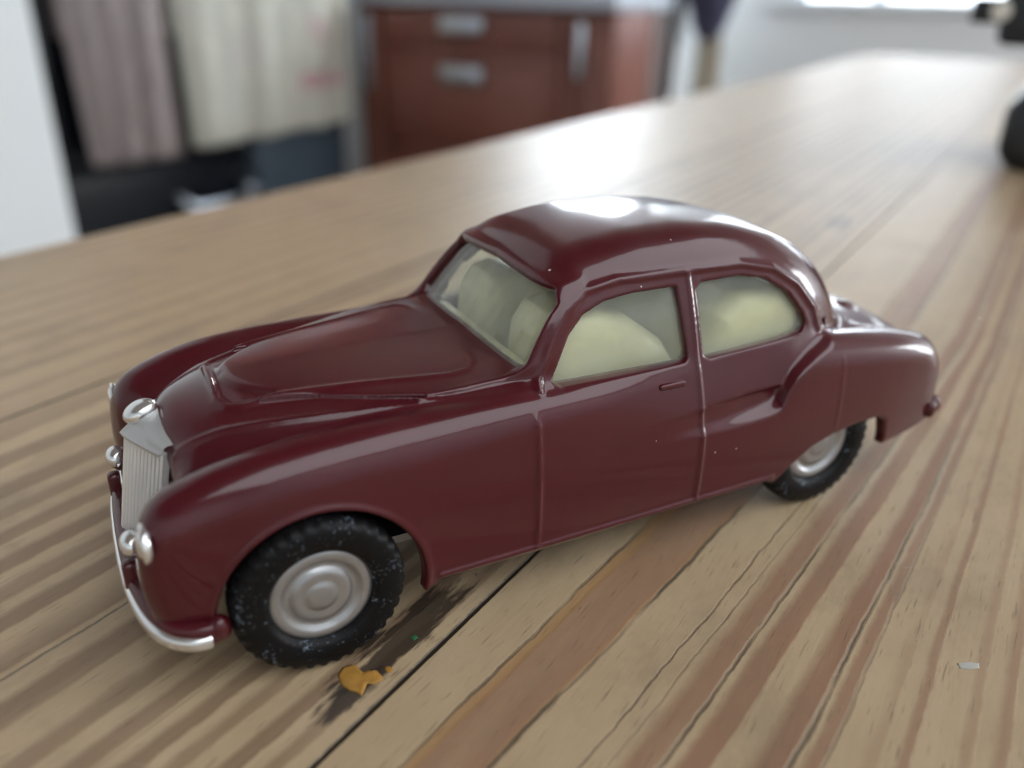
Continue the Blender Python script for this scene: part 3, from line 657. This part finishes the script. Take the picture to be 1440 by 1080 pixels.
# lower valance behind the bumper
va = [(-10.5, -17.0, 8.8), (-12.6, -15.2, 9.0), (-13.8, -11, 9.2), (-14.3, -5, 9.2), (-14.3, 0, 9.2)]
va = va+[(a, -b, c) for a, b, c in va[-2::-1]]
P = [tuple(np.array(q)*MM) for q in spline(va, 5)]
V, Fc = sweep(P, rrect(2.6, 1.6, 0.5)); meshobj('valance', V, Fc, PAINT, CAR)
rb = [(83.5, -18.4, 9.4), (87.5, -18.1, 9.3), (89.8, -16.6, 9.2), (91.0, -12, 9.1), (91.6, 0, 9.0)]
rb = rb+[(a, -b, c) for a, b, c in rb[-2::-1]]
P = [tuple(np.array(q)*MM) for q in spline(rb[1:-1], 6)]
V, Fc = sweep(P, rrect(1.6, 2.2, 0.7)); RB = meshobj('rear_bumper', V, Fc, PAINT, CAR)
for s in (-1, 1):
    ellipsoid('bumper_end', (89.6, s*17.0, 9.4), (1.2, 1.2, 1.5), PAINT, RB)
    for x0, x1, z0 in ((39.8, 43.4, 22.2), (60.0, 64.2, 23.5)):
        ys = np.linspace(12, 21, 400); sy = ys[np.argmin(np.abs(body((x0+x1)/2+0*ys, ys, z0+0*ys)))]
        y0, y1 = sorted((s*(sy-0.4), s*(sy+0.42)))
        cbox('door_handle', (x0, x1, y0, y1, z0-0.38, z0+0.38), PAINT, CAR, 0.3)
    ellipsoid('tail_lamp', (88.6, s*15.8, 15.5), (0.8, 1.0, 1.4), PAINT, CAR)
ellipsoid('boot_handle', (81.0, -5.5, 21.9), (1.8, 1.4, 0.7), PAINT, CAR)

# ------------------------------------------------------------------ things on the table
def blob(name, pts, h, m, label, cat):        # a flat, slightly domed dried drop
    rn = random.Random(len(pts)); q = []
    for k, p in enumerate(pts):                   # ragged outline
        p2 = pts[(k+1) % len(pts)]
        for t in (0.0, 0.35, 0.7): q.append((p[0]+(p2[0]-p[0])*t+rn.uniform(-0.06, 0.06), p[1]+(p2[1]-p[1])*t+rn.uniform(-0.06, 0.06)))
    pts = q
    bm = bmesh.new(); n = len(pts); c = sum((Vector((x, y, 0)) for x, y in pts), Vector())/n
    lo = [bm.verts.new((Vector((x, y, 0))+Vector((0, 0, 0.01)))*MM) for x, y in pts]
    mi = [bm.verts.new((c.lerp(Vector((x, y, 0)), 0.86)+Vector((0, 0, h*0.8)))*MM) for x, y in pts]
    tp = [bm.verts.new((c.lerp(Vector((x, y, 0)), 0.5)+Vector((0, 0, h*(0.9+0.25*math.sin(3*k)))))*MM) for k, (x, y) in enumerate(pts)]
    ct = bm.verts.new((c+Vector((0, 0, h)))*MM)
    for k in range(n):
        l = (k+1) % n
        bm.faces.new((lo[k], lo[l], mi[l], mi[k])); bm.faces.new((mi[k], mi[l], tp[l], tp[k])); bm.faces.new((tp[k], tp[l], ct))
    bm.faces.new(lo[::-1])
    o = bmobj(name, bm, m, smooth=True); o['label'] = label; o['category'] = cat; return o
YEL = mat('dried_yellow_paint', (0.42, 0.21, 0.040), 0.5, noise=(700, 0.45), bump=(900, 0.5, 0.0002))
GRN = mat('dried_green_paint', (0.03, 0.14, 0.06), 0.5, noise=(900, 0.2))
PAL = mat('dried_white_paint', (0.48, 0.46, 0.42), 0.5, noise=(900, 0.2))
blob('paint_spot', [(0.4, -21.22), (1.14, -20.49), (2.03, -20.48), (2.48, -21.15), (2.75, -22.15), (3.36, -22.12), (4.06, -22.47), (4.35, -23.37), (4.03, -24.06), (3.34, -24.15), (2.58, -23.78), (2.16, -24.4), (1.65, -25.07), (1.24, -24.36), (0.57, -23.52), (0.23, -22.51)],
     0.16, YEL, 'ochre yellow splash of dried paint on the table by the front wheel', 'paint')
blob('paint_spot', [(4.86, -22.53), (5.29, -22.41), (5.57, -22.88), (5.47, -23.38), (4.92, -23.22)], 0.12, YEL, 'tiny ochre paint dot just right of the larger yellow splash', 'paint')
blob('paint_spot', [(8.75, -19.37), (9.41, -19.33), (9.58, -19.9), (8.96, -20.07)], 0.08, GRN, 'tiny green paint fleck behind the front wheel', 'paint')
blob('paint_spot', [(58.08, -47.83), (59.19, -48.13), (60.14, -48.82), (59.57, -49.33), (58.34, -48.96), (57.69, -48.31)], 0.08, PAL, 'small white chip on the table at lower right', 'paint')

# black cast machine at the right edge
BLK = mat('black_enamel', (0.022, 0.026, 0.033), 0.32, noise=(60, 0.2))
MA = empty('table_machine', 'small black cast machine with a silver knob, cut off by the right edge', 'machine', ab(0.335, -0.086, 0), GA)
def mbox(name, a0, a1, b0, b1, z0, z1, m, bev=0.004, parent=MA, o=(0.335, -0.09)):
    return box(name, (a0-o[0], a1-o[0], b0-o[1], b1-o[1], z0, z1), m, parent, bev, 4)
mbox('base', 0.33, 0.41, -0.150, -0.0465, 0.0, 0.030, BLK, 0.009)
mbox('column', 0.345, 0.395, -0.145, -0.095, 0.0295, 0.0755, BLK, 0.008)
mbox('head', 0.335, 0.385, -0.146, -0.037, 0.045, 0.0715, BLK, 0.004)
mbox('arm', 0.338, 0.362, -0.040, -0.0265, 0.0525, 0.0615, BLK, 0.0015)
bm = bmesh.new(); bmesh.ops.create_cone(bm, cap_ends=True, segments=32, radius1=0.0036, radius2=0.0030, depth=0.006,
    matrix=Matrix.Translation((-0.002, 0.0525, 0.0570)) @ Matrix.Rotation(math.radians(90), 4, 'Y') )
bmesh.ops.bevel(bm, geom=bm.edges[:], offset=0.0006, segments=2, affect='EDGES')
bmobj('knob', bm, mat('ivory_knob', (0.85, 0.83, 0.76), 0.3), MA, smooth=True, angle=40)  # silver knob; its bright reflection is put into the pale colour

# ------------------------------------------------------------------ kitchen beyond the table (all in the table-aligned a, b axes)
def kit(name, label, cat, a, b, z=FLOOR_Z, group=None):
    return empty(name, label, cat, ab(a, b, z), GA, group), (a, b, z)
def kbox(name, org, par, a0, a1, b0, b1, z0, z1, m, bev=0.003, **p):
    return box(name, (a0-org[0], a1-org[0], b0-org[1], b1-org[1], z0-org[2], z1-org[2]), m, par, bev, 3, **p)
RANGE_M = mat('black_range_enamel', (0.006, 0.008, 0.012), 0.3, spec=0.25, noise=(8, 0.2))
STEEL = mat('brushed_steel', (0.55, 0.60, 0.66), 0.32, metal=1.0)
GREYP = mat('slate_grey_panel', (0.060, 0.085, 0.110), 0.4, noise=(5, 0.1))
T, og = kit('range_cooker', 'black range cooker behind the table with towels over its rail', 'cooker', 1.5, 2.45)
kbox('body', og, T, 1.13, 1.82, 2.145, 2.78, FLOOR_Z+0.08, 0.135, RANGE_M, 0.006)
kbox('plinth', og, T, 1.15, 1.80, 2.20, 2.76, FLOOR_Z, FLOOR_Z+0.085, RANGE_M, 0.0)
kbox('oven_door', og, T, 1.15, 1.80, 2.128, 2.146, -0.41, 0.03, RANGE_M, 0.006)
dr = kbox('drawer', og, T, 1.15, 1.80, 2.128, 2.146, FLOOR_Z+0.09, -0.425, RANGE_M, 0.006)
def kbar(name, org, par, pts, r, m, n=14):
    V, Fc = tube([tuple(Vector(p)-Vector(org)) for p in pts], r, n); return meshobj(name, V, Fc, m, par)
kbar('handle', og, dr, [(1.525, 2.128, -0.500), (1.545, 2.092, -0.553), (1.575, 2.086, -0.564), (1.775, 2.086, -0.564), (1.80, 2.092, -0.553), (1.76, 2.128, -0.480)], 0.017, STEEL)
kbar('rail', og, T, [(1.14, 2.075, 0.083), (2.30, 2.075, 0.083)], 0.011, STEEL)
for a in (1.17, 1.75): kbar('rail_bracket', og, T, [(a, 2.146, 0.083), (a, 2.075, 0.083)], 0.012, STEEL)
T2, o2 = kit('storage_unit', 'slate grey floor unit between black cooker and brown cabinets', 'cabinet', 2.05, 2.45)
kbox('body', o2, T2, 1.835, 2.27, 2.150, 2.78, FLOOR_Z+0.05, 0.135, GREYP, 0.005)
kbox('door', o2, T2, 1.845, 2.26, 2.130, 2.1505, FLOOR_Z+0.07, 0.10, GREYP, 0.005)
kbox('plinth', o2, T2, 1.85, 2.25, 2.20, 2.76, FLOOR_Z, FLOOR_Z+0.05, RANGE_M, 0.0)
bm = bmesh.new(); bmesh.ops.create_icosphere(bm, subdivisions=3, radius=1)
for v in bm.verts: v.co = Vector((2.265, 2.105, -0.08))-Vector(o2)+Vector((v.co.x*0.022, v.co.y*0.026, v.co.z*0.055))
bmobj('handle', bm, mat('white_enamel', (0.75, 0.80, 0.86), 0.2), T2, smooth=True)

def cloth_mat(name, base, dark, prints=()):
    m = mat(name, base, 0.85, spec=0.2); g = NT(m); tc = g.nt.nodes.new('ShaderNodeTexCoord')
    c = g.mix(g.noise(tc.outputs['Object'], 14, 4), (*dark, 1), (*base, 1))
    sp = g.nt.nodes.new('ShaderNodeSeparateXYZ'); g.nt.links.new(tc.outputs['Object'], sp.inputs[0])
    for x0, x1, z0, z1, pc, st in prints:
        fx = g.math('MULTIPLY', g.math('GREATER_THAN', sp.outputs[0], x0), g.math('LESS_THAN', sp.outputs[0], x1))
        fz = g.math('MULTIPLY', g.math('GREATER_THAN', sp.outputs[2], z0), g.math('LESS_THAN', sp.outputs[2], z1))
        n = g.ramp(g.noise(tc.outputs['Object'], 45, 2), [(0.40, 0.25), (0.55, 1.0)])
        c = g.mix(g.math('MULTIPLY', g.math('MULTIPLY', fx, fz), g.math('MULTIPLY', n, st)), c, (*pc, 1))
    g.val(g.p.inputs['Base Color'], c); return m
def towel(label, a0, a1, zb, slant, m, seed, flare=0.0, amp=0.010, group=None):
    # one folded cloth hung over the rail: front fall, over the bar, short back fall
    rnd = random.Random(seed); ph = [rnd.uniform(0, 6.28) for _ in range(4)]
    R = 0.014; prof = []
    for z in np.linspace(0, 1, 22): prof.append(('f', z))
    for t in np.linspace(0.12, 0.88, 6): prof.append(('r', t))
    for z in np.linspace(0, 1, 6): prof.append(('b', z))
    V, Fc = [], []; n = 56
    o = ((a0+a1)/2, 2.075, 0.083)
    for i in range(n+1):
        u = i/n
        for kind, t in prof:
            if kind == 'f':
                z = zb+slant*u+(0.083-zb-slant*u)*t; y = 2.075-R; k = (1-t)
            elif kind == 'r':
                an = math.pi*t; y = 2.075-R*math.cos(an); z = 0.083+R*math.sin(an); k = 0
            else:
                z = 0.083-0.16*t; y = 2.075+R; k = 0.15*t
            a = a0+(a1-a0)*u
            if kind == 'f': a += flare*(1-t)*(u-0.5)
            fold = amp*(0.35+0.65*k)*(math.sin(u*21+ph[0]+0.8*math.sin(3*k+ph[1]))+0.6*math.sin(u*37+ph[2]+k*1.5))
            if kind != 'r': y += fold*(0.0 if kind == 'b' else 1.0)-0.012*k
            V.append((a-o[0], y-o[1], z-o[2]))
    mth = len(prof)
    for i in range(n):
        for j in range(mth-1): Fc.append((i*mth+j, (i+1)*mth+j, (i+1)*mth+j+1, i*mth+j+1))
    ob = meshobj('tea_towel', V, Fc, m, None, label=label, category='towel')
    if group: ob['group'] = group
    ob.location = ab(*o); ob.rotation_euler = (0, 0, GA)
    md = ob.modifiers.new('thickness', 'SOLIDIFY'); md.thickness = 0.006; md.offset = 0
    return ob
towel('taupe grey towel hanging over the cooker rail at far left', 1.225, 1.525, -0.385, -0.01, cloth_mat('taupe_cloth', (0.30, 0.25, 0.24), (0.22, 0.185, 0.18)), 3, -0.03, 0.011)
towel('cream towel with faded red print hanging beside the taupe towel', 1.555, 2.235, -0.382, 0.01,
      cloth_mat('cream_cloth', (0.58, 0.56, 0.47), (0.42, 0.42, 0.38), [(0.10, 0.29, -0.335, -0.29, (0.45, 0.12, 0.20), 0.8), (0.15, 0.25, -0.20, -0.13, (0.45, 0.15, 0.22), 0.5), (-0.18, -0.05, -0.26, -0.18, (0.48, 0.42, 0.42), 0.5)]), 8, -0.02, 0.013)

MAHOG = mat('red_brown_wood', (0.205, 0.068, 0.045), 0.38, noise=(9, 0.18))
MAHOG2 = mat('red_brown_panel', (0.235, 0.085, 0.058), 0.38, noise=(9, 0.18))
STONE = mat('grey_stone_worktop', (0.50, 0.55, 0.62), 0.3, noise=(30, 0.1))
T3, o3 = kit('base_cabinet', 'red-brown wooden drawer cabinet with two silver cup handles', 'cabinet', 2.6, 1.63)
kbox('carcass', o3, T3, 2.320, 2.64, 1.235, 2.085, FLOOR_Z+0.09, 0.001, MAHOG, 0.003)
kbox('plinth', o3, T3, 2.38, 2.62, 1.245, 2.08, FLOOR_Z, FLOOR_Z+0.09, RANGE_M, 0.0)
kbox('pilaster', o3, T3, 2.304, 2.321, 1.985, 2.08, FLOOR_Z+0.10, -0.008, MAHOG2, 0.004)
kbox('pilaster', o3, T3, 2.304, 2.321, 1.238, 1.275, FLOOR_Z+0.10, -0.008, MAHOG2, 0.004)
def drawer(org, par, b0, b1, z0, z1, hz, panel=True):
    d = kbox('drawer', org, par, 2.300, 2.321, b0, b1, z0, z1, MAHOG, 0.004)
    if panel:
        kbox('panel', org, d, 2.296, 2.3005, b0+0.06, b1-0.06, z0+0.06, z1-0.05, MAHOG2, 0.002)
    c = (b0+b1)/2
    h = kbox('handle', org, d, 2.270, 2.2995, c-0.082, c+0.082, hz-0.030, hz+0.026, STEEL, 0.012)
    return d
drawer(o3, T3, 1.285, 1.975, -0.120, -0.008, -0.051, False)
drawer(o3, T3, 1.285, 1.975, -0.435, -0.128, -0.197)
drawer(o3, T3, 1.285, 1.975, FLOOR_Z+0.10, -0.443, -0.52)
kbox('side_handle', o3, T3, 2.285, 2.3045, 2.02, 2.052, -0.27, -0.03, STEEL, 0.008)
T4, o4 = kit('base_cabinet', 'narrow red-brown cabinet with a tall silver pull, right of the drawer cabinet', 'cabinet', 2.44, 1.17)
kbox('carcass', o4, T4, 2.320, 2.56, 1.10, 1.232, FLOOR_Z+0.09, 0.001, MAHOG, 0.003)
kbox('plinth', o4, T4, 2.38, 2.54, 1.105, 1.228, FLOOR_Z, FLOOR_Z+0.09, RANGE_M, 0.0)
d4 = kbox('door', o4, T4, 2.300, 2.321, 1.103, 1.229, FLOOR_Z+0.10, -0.008, MAHOG, 0.004)
kbox('panel', o4, d4, 2.296, 2.3005, 1.125, 1.185, FLOOR_Z+0.16, -0.06, MAHOG2, 0.002)
kbox('handle', o4, d4, 2.278, 2.2995, 1.196, 1.218, -0.19, -0.03, STEEL, 0.008)
wt = box('worktop', (2.265-2.6, 2.66-2.6, 1.085-1.53, 2.085-1.53, 0, 0.042), STONE, None, 0.006, 3)
wt.location = ab(2.6, 1.53, 0.002); wt.rotation_euler = (0, 0, GA); wt['label'] = 'pale grey stone worktop over the red-brown cabinets'; wt['category'] = 'worktop'

# things leaning and hanging beside the cabinets
POLE = mat('dark_blue_pole', (0.02, 0.035, 0.055), 0.4)
V, Fc = tube([tuple(ab(2.86, 1.172, FLOOR_Z+0.003)-ab(2.86, 1.172, FLOOR_Z)), tuple(ab(2.905, 1.16, 0.62)-ab(2.86, 1.172, FLOOR_Z))], 0.014)
br = empty('broom', 'dark broom leaning on the wall end beyond the cabinets', 'broom', ab(2.86, 1.172, FLOOR_Z))
meshobj('handle', V, Fc, POLE, br)
bb = box('brush_head', (-0.02, 0.02, -0.13, 0.05, 0.0, 0.09), POLE, br, 0.006); bb.rotation_euler = (0, 0, GA)
bag = bmesh.new(); rings = []
for k, (z, w_, d_) in enumerate([(-0.07, 0.006, 0.01), (-0.055, 0.035, 0.03), (-0.02, 0.062, 0.045), (0.05, 0.085, 0.055), (0.14, 0.095, 0.055), (0.24, 0.085, 0.045), (0.32, 0.05, 0.03), (0.36, 0.012, 0.012)]):
    rings.append([bag.verts.new((d_*math.cos(t)*(1+0.12*math.sin(3*t+k)), w_*math.sin(t)*(1+0.10*math.sin(4*t-k)), z)) for t in np.linspace(0, 2*math.pi, 28, endpoint=False)])
for i in range(len(rings)-1):
    for j in range(28): bag.faces.new((rings[i][j], rings[i][(j+1) % 28], rings[i+1][(j+1) % 28], rings[i+1][j]))
bag.faces.new(rings[0][::-1]); bag.faces.new(rings[-1])
hb = empty('cloth_bag', 'dark purple-grey bag hanging on the white wall beyond the cabinets', 'bag', ab(3.0, 1.09, -0.035), GA)
bmobj('pouch', bag, mat('purple_grey_cloth', (0.075, 0.075, 0.13), 0.85, noise=(12, 0.5)), hb, smooth=True)
V, Fc = tube([(0, 0.01, 0.35), (0.02, 0.03, 0.48), (0.06, 0, 0.56), (0.02, -0.03, 0.48), (0, -0.01, 0.35)], 0.008); meshobj('strap', V, Fc, POLE, hb)
bd = box('chopping_board', (-0.012, 0.012, -0.048, 0.048, 0.0, 0.70), mat('pale_board_wood', (0.42, 0.36, 0.27), 0.5, noise=(10, 0.2)), None, 0.008, 3)
bd.location = ab(3.09, 1.115, FLOOR_Z); bd.rotation_euler = (0, 0, GA); bd['label'] = 'tall pale wooden board standing under the hanging bag'; bd['category'] = 'board'

# wall cabinets added unseen above the frame, a dark reflection for the bonnet
T5, o5 = kit('wall_cabinet', 'red-brown wall cabinet hung above the cooker', 'cabinet', 1.9, 2.65, 0.60)
kbox('carcass', o5, T5, 0.95, 2.90, 2.50, 2.828, 0.60, 1.50, MAHOG, 0.003)
for k in range(4):
    d5 = kbox('door', o5, T5, 0.96+k*0.482, 0.96+k*0.482+0.47, 2.48, 2.4995, 0.61, 1.49, MAHOG, 0.004)
    kbox('handle', o5, d5, 1.39+k*0.482, 1.41+k*0.482, 2.455, 2.4795, 0.66, 0.82, STEEL, 0.006)
